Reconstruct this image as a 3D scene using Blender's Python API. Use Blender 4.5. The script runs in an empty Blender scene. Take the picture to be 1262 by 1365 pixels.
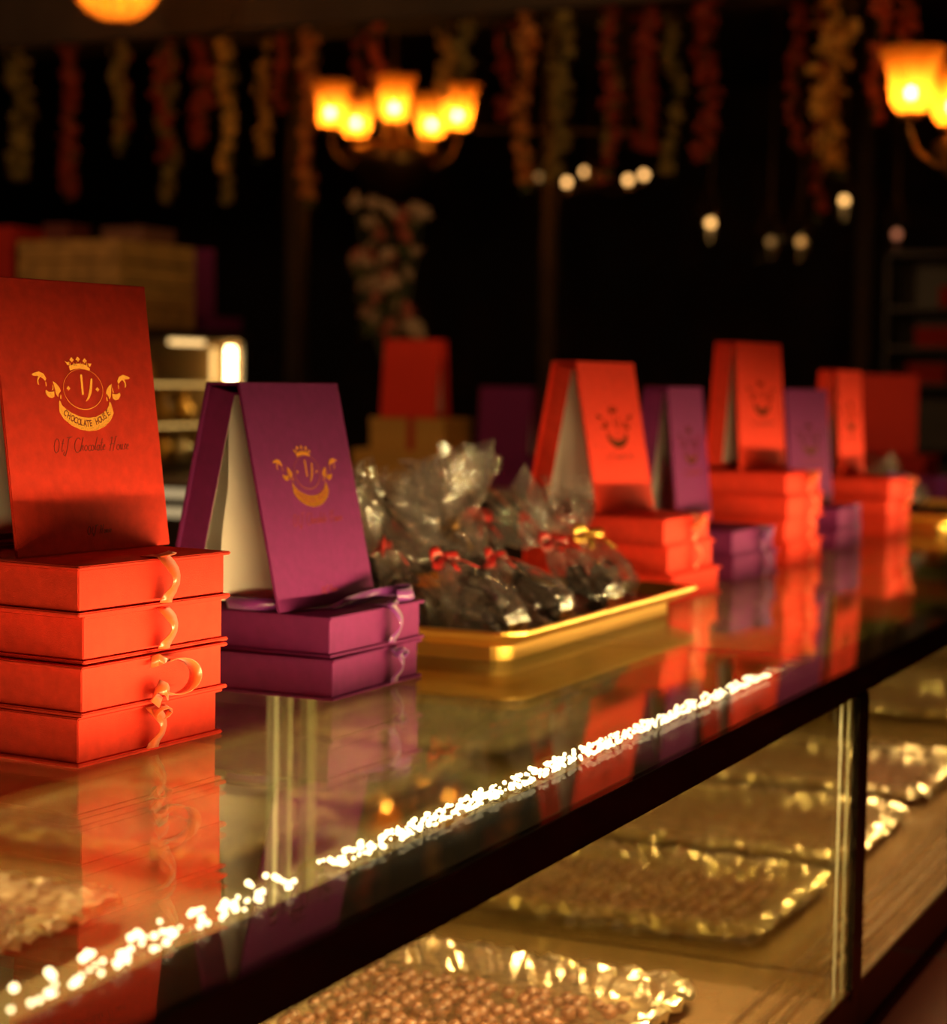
import bpy, bmesh, math, random
from mathutils import Vector, Matrix, Euler, noise as mnoise

R = math.radians
sc = bpy.context.scene
COL = sc.collection
ZT = 0.7213                     # height of the glass counter tops above the floor
rnd = random.Random(7)

# ------------------------------------------------------------------ helpers
class MB:
    """collects shapes and links them as ONE mesh object"""
    def __init__(self):
        self.v = []; self.f = []
    def add(self, vs, fs, M=None):
        o = len(self.v)
        for p in vs:
            p = Vector(p)
            self.v.append(M @ p if M is not None else p)
        for f in fs:
            self.f.append([i + o for i in f])
        return self
    def box(self, x0, x1, y0, y1, z0, z1, M=None):
        return self.add([(x0,y0,z0),(x1,y0,z0),(x1,y1,z0),(x0,y1,z0),(x0,y0,z1),(x1,y0,z1),(x1,y1,z1),(x0,y1,z1)],
                 [(0,3,2,1),(4,5,6,7),(0,1,5,4),(1,2,6,5),(2,3,7,6),(3,0,4,7)], M)
    def lathe(self, prof, n=24, M=None, rfun=None):
        vs = []; fs = []
        for i, (r, z) in enumerate(prof):
            for k in range(n):
                t = 2*math.pi*k/n
                rr = r*(rfun(i, t) if rfun else 1)
                vs.append((rr*math.cos(t), rr*math.sin(t), z))
        for i in range(len(prof)-1):
            for k in range(n):
                a = i*n+k; b = i*n+(k+1) % n
                fs.append((a, b, b+n, a+n))
        return self.add(vs, fs, M)
    def tube(self, pts, r, n=8, M=None, cap=True):
        pts = [Vector(p) for p in pts]
        vs = []; fs = []
        up = Vector((0.0123, 0.031, 1))
        for i, p in enumerate(pts):
            t = (pts[min(i+1, len(pts)-1)] - pts[max(i-1, 0)]).normalized()
            a = t.cross(up)
            if a.length < .05: a = t.cross(Vector((1, 0, 0)))
            a.normalize(); b = a.cross(t)
            rr = r[i] if isinstance(r, (list, tuple)) else r
            for k in range(n):
                q = 2*math.pi*k/n
                vs.append(p + (a*math.cos(q) + b*math.sin(q))*rr)
        for i in range(len(pts)-1):
            for k in range(n):
                c = i*n+k; d = i*n+(k+1) % n
                fs.append((c, d, d+n, c+n))
        if cap:
            fs.append(tuple(range(n))[::-1]); fs.append(tuple((len(pts)-1)*n+k for k in range(n)))
        return self.add(vs, fs, M)
    def band(self, pts, wid, th=.0006, M=None):
        """a flat ribbon: pts centre line, wid one half-width vector per point"""
        pts = [Vector(p) for p in pts]; wid = [Vector(w) for w in wid]
        vs = []; fs = []
        m = len(pts)
        for i in range(m):
            t = (pts[min(i+1, m-1)] - pts[max(i-1, 0)]).normalized()
            nn = t.cross(wid[i])
            if nn.length < 1e-9: nn = Vector((0, 0, 1))
            nn = nn.normalized()*th
            a = pts[i]-wid[i]; b = pts[i]+wid[i]
            vs += [a+nn, b+nn, b-nn, a-nn]
        for i in range(m-1):
            for k in range(4):
                fs.append((i*4+k, i*4+(k+1) % 4, i*4+4+(k+1) % 4, i*4+4+k))
        fs.append((3, 2, 1, 0)); fs.append(((m-1)*4, (m-1)*4+1, (m-1)*4+2, (m-1)*4+3))
        return self.add(vs, fs, M)
    def prism(self, poly, z0, z1, M=None):
        n = len(poly)
        vs = [(x, y, z0) for x, y in poly] + [(x, y, z1) for x, y in poly]
        fs = [tuple(range(n))[::-1], tuple(range(n, 2*n))]
        for k in range(n):
            fs.append((k, (k+1) % n, n+(k+1) % n, n+k))
        return self.add(vs, fs, M)
    def sphere(self, c, r, n=12, m=8, sz=1.0, M=None):
        prof = [(max(1e-4, r*math.sin(math.pi*i/m)), -r*sz*math.cos(math.pi*i/m)) for i in range(m+1)]
        T = Matrix.Translation(Vector(c))
        return self.lathe(prof, n, (M @ T) if M is not None else T)
    def build(self, name, mat, parent=None, bevel=0, smooth=False, seg=2):
        me = bpy.data.meshes.new(name)
        me.from_pydata([tuple(p) for p in self.v], [], self.f)
        bm = bmesh.new(); bm.from_mesh(me)
        bmesh.ops.recalc_face_normals(bm, faces=bm.faces)
        if bevel:
            es = [e for e in bm.edges if len(e.link_faces) == 2 and e.calc_face_angle(0) > .6]
            bmesh.ops.bevel(bm, geom=es, offset=bevel, segments=seg, affect='EDGES', clamp_overlap=True)
        bm.to_mesh(me); bm.free()
        if smooth:
            for p in me.polygons: p.use_smooth = True
        me.materials.append(mat)
        o = bpy.data.objects.new(name, me); COL.objects.link(o)
        if parent is not None: o.parent = parent
        return o

def thing(name, label, cat, loc=(0, 0, 0), rz=0, group=None):
    o = bpy.data.objects.new(name, None); COL.objects.link(o)
    o.empty_display_size = .05
    o.location = loc; o.rotation_euler = (0, 0, rz)
    return tag(o, label, cat, group)
def tag(o, label, cat, group=None):
    o['label'] = label; o['category'] = cat
    if group: o['group'] = group
    return o
def struct(o):
    o['kind'] = 'structure'; return o
def dup(root, loc, rz=0, label=None, group=None, scale=None):
    """copy of a thing with copies of its parts and sub-parts"""
    def cp(o, par):
        c = o.copy(); COL.objects.link(c)
        if par is not None: c.parent = par
        for ch in KIDS.get(o.name, list(o.children)): cp(ch, c)
        return c
    KIDS = {}
    r = cp(root, None)
    r.location = loc; r.rotation_euler = (0, 0, rz)
    if label: r['label'] = label
    if group: r['group'] = group
    if scale: r.scale = (scale,)*3
    return r

# ------------------------------------------------------------------ materials
def newmat(name):
    m = bpy.data.materials.new(name); m.use_nodes = True
    nt = m.node_tree; nt.nodes.clear()
    out = nt.nodes.new('ShaderNodeOutputMaterial')
    return m, nt, out
def N(nt, kind, **kw):
    n = nt.nodes.new(kind)
    for k, v in kw.items():
        if k in n.inputs: n.inputs[k].default_value = v
        else: setattr(n, k, v)
    return n
def pbr(name, col, rough=.5, metal=0, bump=0, bscale=300, var=0, vscale=8, spec=.5, sheen=0, trans=0):
    m, nt, out = newmat(name)
    p = N(nt, 'ShaderNodeBsdfPrincipled')
    p.inputs['Roughness'].default_value = rough; p.inputs['Metallic'].default_value = metal
    p.inputs['Base Color'].default_value = (*col, 1)
    p.inputs['Specular IOR Level'].default_value = spec
    if sheen: p.inputs['Sheen Weight'].default_value = sheen
    tc = N(nt, 'ShaderNodeTexCoord')
    if var:
        nz = N(nt, 'ShaderNodeTexNoise', Scale=vscale, Detail=4.0)
        nt.links.new(tc.outputs['Object'], nz.inputs['Vector'])
        cr = N(nt, 'ShaderNodeValToRGB')
        cr.color_ramp.elements[0].position = .3; cr.color_ramp.elements[1].position = .7
        cr.color_ramp.elements[0].color = (*[c*(1-var) for c in col], 1)
        cr.color_ramp.elements[1].color = (*[min(1, c*(1+var)) for c in col], 1)
        nt.links.new(nz.outputs['Fac'], cr.inputs['Fac']); nt.links.new(cr.outputs['Color'], p.inputs['Base Color'])
    if bump:
        nb = N(nt, 'ShaderNodeTexNoise', Scale=bscale, Detail=2.0)
        nt.links.new(tc.outputs['Object'], nb.inputs['Vector'])
        b = N(nt, 'ShaderNodeBump', Strength=bump, Distance=.002)
        nt.links.new(nb.outputs['Fac'], b.inputs['Height']); nt.links.new(b.outputs['Normal'], p.inputs['Normal'])
    last = p.outputs[0]
    if trans:
        t = N(nt, 'ShaderNodeBsdfTranslucent'); t.inputs['Color'].default_value = (*col, 1)
        mx = N(nt, 'ShaderNodeMixShader', Fac=trans)
        nt.links.new(last, mx.inputs[1]); nt.links.new(t.outputs[0], mx.inputs[2]); last = mx.outputs[0]
    nt.links.new(last, out.inputs[0])
    return m
def glass(name, tint=(.95, .97, .93), f0=.04, rough=.0, power=5.0, gmax=.96, bump=0, bscale=60, haze=0):
    """clear sheet: light passes straight through, reflection grows toward grazing angles"""
    m, nt, out = newmat(name)
    tr = N(nt, 'ShaderNodeBsdfTransparent'); tr.inputs[0].default_value = (*tint, 1)
    gl = N(nt, 'ShaderNodeBsdfGlossy', Roughness=rough); gl.inputs[0].default_value = (1, 1, 1, 1)
    g = N(nt, 'ShaderNodeNewGeometry')
    d = N(nt, 'ShaderNodeVectorMath', operation='DOT_PRODUCT')
    nrm = g.outputs['Normal']
    if bump:
        tc = N(nt, 'ShaderNodeTexCoord')
        nb = N(nt, 'ShaderNodeTexNoise', Scale=bscale, Detail=2.0)
        nt.links.new(tc.outputs['Object'], nb.inputs['Vector'])
        b = N(nt, 'ShaderNodeBump', Strength=bump, Distance=.01)
        nt.links.new(nb.outputs['Fac'], b.inputs['Height']); nrm = b.outputs['Normal']
        nt.links.new(nrm, gl.inputs['Normal'])
    nt.links.new(nrm, d.inputs[0]); nt.links.new(g.outputs['Incoming'], d.inputs[1])
    def M(op, a, b=None):
        n = N(nt, 'ShaderNodeMath', operation=op)
        for i, s in enumerate((a, b)):
            if s is None: continue
            if isinstance(s, (int, float)): n.inputs[i].default_value = s
            else: nt.links.new(s, n.inputs[i])
        return n.outputs[0]
    c = M('ABSOLUTE', d.outputs['Value'])
    F = M('ADD', M('MULTIPLY', M('POWER', M('SUBTRACT', 1.0, c), power), gmax), f0)
    mx = N(nt, 'ShaderNodeMixShader')
    nt.links.new(F, mx.inputs[0]); nt.links.new(tr.outputs[0], mx.inputs[1]); nt.links.new(gl.outputs[0], mx.inputs[2])
    last = mx.outputs[0]
    if haze:
        df = N(nt, 'ShaderNodeBsdfTranslucent'); df.inputs[0].default_value = (.95, .86, .86, 1)
        m2 = N(nt, 'ShaderNodeMixShader', Fac=haze)
        nt.links.new(last, m2.inputs[1]); nt.links.new(df.outputs[0], m2.inputs[2]); last = m2.outputs[0]
    nt.links.new(last, out.inputs[0])
    return m
def emit(name, col, s):
    m, nt, out = newmat(name)
    e = N(nt, 'ShaderNodeEmission', Strength=s); e.inputs[0].default_value = (*col, 1)
    nt.links.new(e.outputs[0], out.inputs[0]); return m

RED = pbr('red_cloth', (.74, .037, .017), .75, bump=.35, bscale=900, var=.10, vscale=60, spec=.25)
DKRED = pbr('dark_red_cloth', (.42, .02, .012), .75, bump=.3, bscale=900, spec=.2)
PURPLE = pbr('purple_cloth', (.155, .011, .108), .75, bump=.35, bscale=900, var=.10, vscale=60, spec=.25)
WHITE = pbr('white_paper', (.82, .78, .74), .7, bump=.5, bscale=25)
SATIN_R = pbr('orange_satin', (.85, .12, .025), .28, spec=.7, sheen=.3)
SATIN_P = pbr('purple_satin', (.19, .022, .24), .25, spec=.9, sheen=.3)
RIB_RED = pbr('red_satin', (.45, .015, .015), .3, spec=.6)
FOIL = pbr('gold_foil_print', (1.0, .50, .09), .24, metal=1, bump=.08, bscale=300)
PRINT = pbr('dark_print', (.26, .02, .010), .6)
PRINTB = pbr('banner_print', (.30, .035, .012), .6)
BLACK = pbr('black_gloss', (.004, .0035, .003), .06, spec=.6)
FASCIA = pbr('dark_polished_metal', (.30, .24, .22), .05, metal=1)
BLACKM = pbr('black_matte', (.012, .009, .007), .5)
FRIT = pbr('black_border', (.004, .003, .003), .5, spec=.1)
GLASS = glass('clear_glass', f0=.03, power=6.0, gmax=.85)
GLASSF = glass('front_glass_sheet', tint=(.95, .93, .86))
GLASSE = glass('glass_panel', tint=(.94, .94, .88), f0=.06)
EDGE = pbr('glass_edge', (.50, .55, .42), .2, spec=.7)
MIRROR = pbr('mirror_sheet', (.74, .72, .66), .02, metal=1)
CASEFLOOR = pbr('case_floor_panel', (.14, .09, .042), .22, var=.15, vscale=3, spec=.6)
STEEL = pbr('rail_metal', (.55, .45, .3), .3, metal=1)
GOLD = pbr('gold_metal', (.72, .41, .09), .34, metal=1, bump=.1, bscale=40)
TRAYIN = pbr('dark_tray_base', (.03, .018, .010), .45)
FOILTRAY = pbr('silver_foil', (.88, .78, .56), .30, metal=1, bump=1.0, bscale=45)
CHOC = pbr('cocoa_chocolate', (.17, .08, .042), .38, var=.4, vscale=120, spec=.6)
DARKCHOC = pbr('dark_chocolate', (.022, .011, .008), .35, spec=.6)
FILM = glass('plastic_film', tint=(.97, .96, .93), f0=.07, rough=.14, power=3.0, bump=.9, bscale=38, haze=.05)
CELLO = glass('cellophane', tint=(.95, .94, .93), f0=.12, rough=.10, power=2.0, gmax=.7, bump=.8, bscale=60, haze=.04)
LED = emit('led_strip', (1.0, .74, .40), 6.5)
BOARD = emit('led_board', (1.0, .65, .27), 600)
BOARDFAR = emit('led_board_far', (1.0, .65, .27), 160)
BOARDLOW = emit('led_board_dim', (1.0, .65, .27), 430)
TUBE = emit('tube_lamp', (1.0, .70, .33), 30)
BULB = emit('bulb', (1.0, .54, .15), 210)
FARBULB = emit('far_bulb', (1.0, .50, .15), 3.2)
DIMBULB = emit('dim_bulb', (1.0, .48, .14), .35)
PINKBULB = emit('pink_bulb', (1.0, .32, .16), .6)
AMBER = None
BRASS = pbr('old_brass', (.42, .22, .07), .4, metal=1)
WOODC = pbr('pale_wood', (.40, .22, .06), .6, var=.35, vscale=14)
GOLDBOX = pbr('gold_card', (.56, .31, .06), .5, spec=.4)
DKWOOD = pbr('dark_wood', (.03, .017, .010), .4, var=.3, vscale=6)
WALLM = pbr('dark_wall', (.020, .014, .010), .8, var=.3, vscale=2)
BEAMM = pbr('brown_plaster', (.035, .02, .012), .85, var=.2, vscale=4)
LEAF = pbr('leaf_green', (.10, .12, .02), .6, trans=.4)
STEMM = pbr('stem_green', (.05, .06, .02), .7)
PET = {'r': pbr('red_petals', (.38, .045, .02), .6, trans=.45), 's': pbr('orange_red_petals', (.75, .13, .04), .6, trans=.45),
       'a': pbr('orange_petals', (.72, .27, .06), .6, trans=.45), 'y': pbr('yellow_petals', (.80, .46, .10), .6, trans=.45),
       'o': pbr('olive_petals', (.36, .26, .07), .6, trans=.45), 'c': pbr('cream_petals', (.55, .38, .26), .6, trans=.3)}
def amber():
    m, nt, out = newmat('amber_glass')
    tr = N(nt, 'ShaderNodeBsdfTransparent'); tr.inputs[0].default_value = (1, .62, .20, 1)
    tl = N(nt, 'ShaderNodeBsdfTranslucent'); tl.inputs[0].default_value = (1, .33, .035, 1)
    gl = N(nt, 'ShaderNodeBsdfGlossy', Roughness=.15); gl.inputs[0].default_value = (1, .8, .5, 1)
    a = N(nt, 'ShaderNodeMixShader', Fac=.62); b = N(nt, 'ShaderNodeMixShader', Fac=.12)
    nt.links.new(tr.outputs[0], a.inputs[1]); nt.links.new(tl.outputs[0], a.inputs[2])
    nt.links.new(a.outputs[0], b.inputs[1]); nt.links.new(gl.outputs[0], b.inputs[2])
    nt.links.new(b.outputs[0], out.inputs[0]); return m
AMBER = amber()
def tile_mat():
    m, nt, out = newmat('dark_red_tiles')
    p = N(nt, 'ShaderNodeBsdfPrincipled'); p.inputs['Roughness'].default_value = .22
    tc = N(nt, 'ShaderNodeTexCoord')
    b = N(nt, 'ShaderNodeTexBrick', Scale=1.0)
    b.offset = 0; b.inputs['Mortar Size'].default_value = .006
    b.inputs['Brick Width'].default_value = .6; b.inputs['Row Height'].default_value = .6
    b.inputs['Color1'].default_value = (.09, .012, .008, 1); b.inputs['Color2'].default_value = (.07, .010, .007, 1)
    b.inputs['Mortar'].default_value = (.05, .045, .045, 1)
    nt.links.new(tc.outputs['Object'], b.inputs['Vector']); nt.links.new(b.outputs['Color'], p.inputs['Base Color'])
    nt.links.new(p.outputs[0], out.inputs[0]); return m
TILE = tile_mat()

# ------------------------------------------------------------------ the room
X0, X1, Y0, Y1, ZC = -2.0, 17.5, -5.0, 13.0, 3.95
struct(MB().box(X0, X1, Y0, Y1, -.1, 0).build('floor', TILE))
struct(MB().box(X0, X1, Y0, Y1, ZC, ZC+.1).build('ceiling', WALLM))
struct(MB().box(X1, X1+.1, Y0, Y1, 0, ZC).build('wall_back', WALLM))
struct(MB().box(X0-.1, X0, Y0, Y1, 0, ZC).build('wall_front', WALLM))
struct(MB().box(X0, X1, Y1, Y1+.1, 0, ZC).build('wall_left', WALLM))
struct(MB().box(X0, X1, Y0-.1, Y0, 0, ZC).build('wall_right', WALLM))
struct(MB().box(8.95, 9.35, Y0, Y1, ZT+2.32, ZC).build('trim_1', BEAMM, bevel=.01))     # the soffit the garlands hang from

POSTS = [(11.313, 6.641, 'slim dark post farthest left, left of the five-lamp chandelier'),
         (12.046, 5.125, 'slim dark post right of the five-lamp chandelier'),
         (12.949, 3.249, 'slim dark post at right, below the orange-red garlands')]
for x, y, lb in POSTS:
    t = thing('post', lb, 'post', (x, y, 0), 0, 'slim posts at the back of the shop')
    MB().box(-.055, .055, -.055, .055, .08, ZC).build('shaft', BEAMM, t, bevel=.006)
    MB().box(-.09, .09, -.09, .09, 0, .08).build('foot', BEAMM, t, bevel=.008)

# ------------------------------------------------------------------ the glass counter
YF = .869
DEP = 1.19
HG = ZT
def display_case(x0, x1, label, strips):
    t = thing('display_case', label, 'display case', (x0, YF, 0), 0, 'glass display cases of the counter')
    w = x1-x0
    zb = ZT-.613
    MB().box(0, w, 0, DEP+.02, 0, zb).build('base', BLACK, t, bevel=.003)
    MB().box(.012, w-.012, .012, DEP, zb, zb+.004).build('case_floor', CASEFLOOR, t)
    f = MB()
    for yy in (.055, .085, .125): f.box(.03, w-.1, yy, yy+.009, zb+.004, zb+.010)
    f.build('sliding_track', STEEL, t)
    MB().box(.004, w-.09, .004, .010, zb, ZT-.061).build('front_glass', GLASSF, t)
    MB().box(0, w, 0, .012, ZT-.0615, ZT-.0085).build('fascia', FASCIA, t, bevel=.0015)
    MB().box(w-.080, w, -.003, .011, zb-.02, ZT-.0615).build('corner_post', BLACK, t, bevel=.004)
    MB().box(.004, w-.004, 0, .012, zb-.0, zb+.006).build('bottom_seal', STEEL, t)
    for xx in (.004, w-.014, w-.095, w-.150):
        e = MB().box(xx, xx+.009, .014, DEP, zb+.004, ZT-.012).build('end_panel', GLASSE, t)
        MB().box(xx, xx+.009, DEP-.006, DEP, zb+.004, ZT-.012).build('polished_edge', EDGE, e)
        MB().box(xx, xx+.009, .011, .014, zb+.004, ZT-.062).build('polished_edge', EDGE, e)
    MB().box(.004, w-.004, DEP+.004, DEP+.010, zb, ZT-.01).build('mirror_back', MIRROR, t)
    MB().box(0, w, 0, DEP+.02, ZT-.008, ZT).build('top_glass', GLASS, t)
    b = MB()
    b.box(0, w, .0005, .095, ZT-.0105, ZT-.0085); b.box(0, .020, .095, DEP+.02, ZT-.0105, ZT-.0085)
    b.box(w-.020, w, .095, DEP+.02, ZT-.0105, ZT-.0085); b.box(.02, w-.02, DEP-.01, DEP+.02, ZT-.0105, ZT-.0085)
    b.build('black_border', FRIT, t)
    for a, c in strips:
        near = c < 1.8; far = x0 > 3
        # one-sided light board under the front border, aimed at the goods
        zt, zl, yl, tl = ZT-.0125, ZT-.0255, .0845, .0048
        lb = MB().add([(a-x0, yl, zt), (c-x0, yl, zt), (c-x0, yl-tl, zl), (a-x0, yl-tl, zl), (a-x0, yl-.003, zt), (c-x0, yl-.003, zt), (c-x0, yl-tl-.003, zl), (a-x0, yl-tl-.003, zl)],
                      [(0, 1, 2, 3), (7, 6, 5, 4), (0, 4, 5, 1), (1, 5, 6, 2), (2, 6, 7, 3), (3, 7, 4, 0)]).build('light_board', STEEL, t)
        MB().add([(a-x0+.003, yl+.0006, zt-.001), (c-x0-.003, yl+.0006, zt-.001), (c-x0-.003, yl-tl+.0006, zl+.001), (a-x0+.003, yl-tl+.0006, zl+.001)], [(0, 1, 2, 3)]).build('light_face', BOARDLOW if near else BOARD, lb)
        MB().add([(a-x0+.003, yl-tl-.001, zl-.0008), (c-x0-.003, yl-tl-.001, zl-.0008), (c-x0-.003, yl-tl-.012, zl-.0075), (a-x0+.003, yl-tl-.012, zl-.0075)], [(0, 1, 2, 3)]).build('interior_fill_face', BOARDFAR if far else BOARDLOW if near else BOARD, lb)  # added glowing face that brightens the case interior
        if far: continue
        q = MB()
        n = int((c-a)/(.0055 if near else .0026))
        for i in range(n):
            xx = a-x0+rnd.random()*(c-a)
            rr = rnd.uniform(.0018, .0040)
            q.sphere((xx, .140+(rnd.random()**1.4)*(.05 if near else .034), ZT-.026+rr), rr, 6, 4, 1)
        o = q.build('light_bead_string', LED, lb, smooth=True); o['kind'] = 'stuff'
    return t
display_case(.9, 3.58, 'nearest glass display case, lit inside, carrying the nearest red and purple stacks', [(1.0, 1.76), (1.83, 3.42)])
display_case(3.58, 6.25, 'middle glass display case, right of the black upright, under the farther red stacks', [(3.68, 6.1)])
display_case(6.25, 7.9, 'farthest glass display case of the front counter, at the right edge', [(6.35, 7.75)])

# trays of chocolates inside the cases
def rr_poly(w, d, r, n=6):
    pts = []
    for cx, cy, a0 in ((w-r, r, -90), (w-r, d-r, 0), (r, d-r, 90), (r, r, 180)):
        for i in range(n+1):
            a = R(a0+90*i/n); pts.append((cx+r*math.cos(a), cy+r*math.sin(a)))
    return pts
def foil_tray(x0, w, label, seed, y0=1.10, d=.70, dense=True):
    rn = random.Random(seed)
    t = thing('foil_tray', label, 'tray', (x0, y0, ZT-.609), 0, 'foil trays of chocolates inside the display cases')
    # crinkled dish: rings from floor to a rolled rim
    base = rr_poly(w, d, .07, 10)
    dense_poly = []
    for i in range(len(base)):
        a = Vector(base[i]); b = Vector(base[(i+1) % len(base)])
        k = max(1, int((b-a).length/.016))
        for j in range(k): dense_poly.append(a.lerp(b, j/k))
    c = Vector((w/2, d/2)); n = len(dense_poly)
    rings = [(-.06, .004), (-.055, .004), (-.038, .012), (-.026, .036), (-.012, .047), (.004, .049), (.018, .045), (.022, .034)]
    vs = []; fs = []
    for off, z in rings:
        for p in dense_poly:
            dirv = (p-c).normalized()
            cr = rn.uniform(-1, 1)*(.008 if z > .01 else 0)
            q = p + dirv*(off+cr)
            vs.append((q.x, q.y, z+rn.uniform(-1, 1)*(.0085 if z > .01 else 0)))
    for i in range(len(rings)-1):
        for k in range(n):
            fs.append((i*n+k, i*n+(k+1) % n, (i+1)*n+(k+1) % n, (i+1)*n+k))
    fs.append(tuple(range(n))[::-1])
    MB().add(vs, fs).build('foil_dish', FOILTRAY, t)
    ch = MB()
    nx = int((w-.16)/.034); ny = int((d-.16)/.034)
    for i in range(nx):
        for j in range(ny):
            if rn.random() < .1: continue
            px = .09+i*.034+rn.uniform(-.006, .006); py = .09+j*.034+rn.uniform(-.006, .006)
            M = Matrix.Translation((px, py, .018+rn.uniform(0, .008))) @ Euler((rn.uniform(-.5, .5), rn.uniform(-.5, .5), rn.uniform(0, 3))).to_matrix().to_4x4()
            ch.sphere((0, 0, 0), rn.uniform(.012, .017), 7, 5, .85, M)
    o = ch.build('chocolate_pieces', CHOC, t, smooth=True); o['kind'] = 'stuff'
    # wrinkled clear film stretched over the tray
    vs = []; fs = []; m1, m2 = 30, 34
    for i in range(m1+1):
        for j in range(m2+1):
            u = i/m1; v = j/m2
            z = .046+.012*math.sin(math.pi*u)*math.sin(math.pi*v) + .007*mnoise.noise(Vector((u*9+seed, v*9, 0))) + .004*mnoise.noise(Vector((u*26, v*26+seed, 3)))
            vs.append((u*(w-.02)+.01, v*(d-.02)+.01, z))
    for i in range(m1):
        for j in range(m2):
            a = i*(m2+1)+j; fs.append((a, a+1, a+m2+2, a+m2+1))
    MB().add(vs, fs).build('clear_film', FILM, t, smooth=True)
    return t
foil_tray(1.02, .66, 'foil tray of chocolates leftmost in the nearest display case', 1)
foil_tray(1.85, .66, 'foil tray of chocolates second from left in the nearest display case', 2)
foil_tray(2.66, .63, 'film-covered foil tray of chocolates at the bottom of the photo, left of the black upright', 3)
foil_tray(3.65, .54, 'foil tray of chocolates with a bright crinkled rim, just behind the glass end panel', 4)
foil_tray(4.35, .60, 'foil tray of chocolates second from the left in the middle display case', 5)
foil_tray(5.14, .60, 'foil tray of chocolates rightmost in the middle display case', 6)
foil_tray(6.42, .60, 'foil tray of chocolates inside the farthest display case', 7)

# ------------------------------------------------------------------ chocolate boxes
BW, BL, BT = .306, .365, .064
def ribbon_tie(mb, x, style, rn, top=False):
    """ribbon down the front face of a box; local axes: x along the front, -y outward"""
    hw = .0125
    if style in ('loop', 'bow', 'knot'):
        pts = []; wd = []
        for i in range(13):
            s = i/12
            z = (BT+.001 if top else BT-.003) - s*((BT if top else BT-.004)-.004)
            out = .004 + .014*math.sin(math.pi*min(1, s*1.15))**1.0
            tw = .5*math.sin(math.pi*s) + rn.uniform(-.05, .05)
            pts.append((x+.012*math.sin(s*2.4)-.006*s, -out-.001, z)); wd.append((hw*math.cos(tw), hw*math.sin(tw)*.6, .002*math.sin(6*s)))
        if top:
            pts = [(x+.004, .03, BT+.0015), (x+.003, .012, BT+.002), (x+.002, .0, BT+.003)] + pts
            wd = [(hw, 0, 0)]*3 + wd
        mb.band(pts, wd)
    if style == 'loop' and top:
        mb.band([(x-.004, .004, BT+.003), (x+.012, -.004, BT+.006), (x+.026, .004, BT+.0065), (x+.036, .016, BT+.003)],
                [(.003, .008, 0), (.002, .008, .001), (.001, .008, .001), (0, .008, 0)])
    if style == 'bigloop':
        pts = []; wd = []
        for i in range(21):
            a = R(115-250*i/20)
            pts.append((x+.022+.036*math.cos(a), -.010-.012*math.sin(math.pi*i/20), BT*.5+.002+.024*math.sin(a))); wd.append((.002, -.009, .001))
        mb.band([(x-.012, -.002, BT-.008), (x+.000, -.005, BT-.006)]+pts, [(.002, .001, .008)]*2+wd)
        mb.band([(x+.01, -.014, .012), (x-.002, -.02, .020), (x-.014, -.016, .026), (x-.016, -.008, .012), (x-.004, -.012, .002)],
                [(.004, .002, .008)]*3+[(.006, .002, .006)]*2)
    if style == 'bow':
        for sgn in (-1, 1):
            pts = []; wd = []
            for i in range(13):
                a = 2*math.pi*i/12
                pts.append((x+sgn*(.015-.015*math.cos(a)), -.016-.006*math.sin(a), BT-.016+.011*math.sin(a)+.004*sgn)); wd.append((0, .0075, .002))
            mb.band(pts, wd)
    if style == 'knot':
        pts = []; wd = []
        for i in range(11):
            a = 2*math.pi*i/10
            pts.append((x+.010+.016*math.cos(a), -.014-.004*math.sin(a), BT-.011+.008*math.sin(a))); wd.append((.002, .007, .002))
        mb.band(pts, wd)
def chocolate_box(name, label, group, loc, rz, cloth, satin, style='loop', rx=.60, seed=0, top=False):
    rn = random.Random(seed)
    t = thing(name, label, 'box', loc, rz, group)
    MB().box(0, BW, 0, BL, 0, .005).build('base_board', cloth, t, bevel=.0016)
    MB().box(.007, BW-.007, .007, BL-.003, .005, BT-.005).build('box_body', cloth, t, bevel=.0012)
    l = MB().box(0, BW, 0, BL, BT-.005, BT).build('lid_board', cloth, t, bevel=.0016)
    MB().box(0, BW, BL-.003, BL+.001, .004, BT-.004).build('spine', cloth, t, bevel=.001)
    if style:
        m = MB(); ribbon_tie(m, BW*rx, style, rn, top)
        m.build('ribbon', satin, t, smooth=True)
    return t
def stack(corner, yaw, colour, spec, where):
    """spec: bottom to top, (dx, dy, dyaw, ribbon style, rx, extra words)"""
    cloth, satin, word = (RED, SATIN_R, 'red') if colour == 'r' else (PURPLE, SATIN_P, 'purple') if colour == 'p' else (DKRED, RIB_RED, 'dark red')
    n = len(spec)
    names = {1: ['only'], 2: ['bottom', 'topmost'], 3: ['bottom', 'middle', 'topmost'], 4: ['bottom', 'second lowest', 'second highest', 'topmost']}[n]
    for i, s in enumerate(spec):
        lb = '%s cloth box%s, %s of %s' % (word, s[5] if len(s) > 5 else '', names[i], where)
        chocolate_box('chocolate_box', lb, 'cloth chocolate boxes stacked on the counters', (corner[0]+s[0], corner[1]+s[1], ZT+.0008+i*(BT+.0006)),
                      R(yaw+s[2]), cloth, satin, s[3], s[4], seed=int(corner[0]*100)+i, top=(i == n-1))
stack((2.016, 1.496), -3.8, 'r', [(0, 0, 0, 'knot', .46, ' with a twisted ribbon tail'), (.002, -.004, -.5, 'bigloop', .48, ' with a big ribbon loop'), (.016, .004, -.5, 'loop', .50), (-.008, -.006, -2.2, 'loop', .52)],
      'the nearest stack of four')
stack((2.632, 1.472), .2, 'p', [(0, 0, 0, 'knot', .62, ' with a ribbon knot'), (.010, .012, -2, 'loop', .60)], 'the nearest purple pair')
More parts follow.
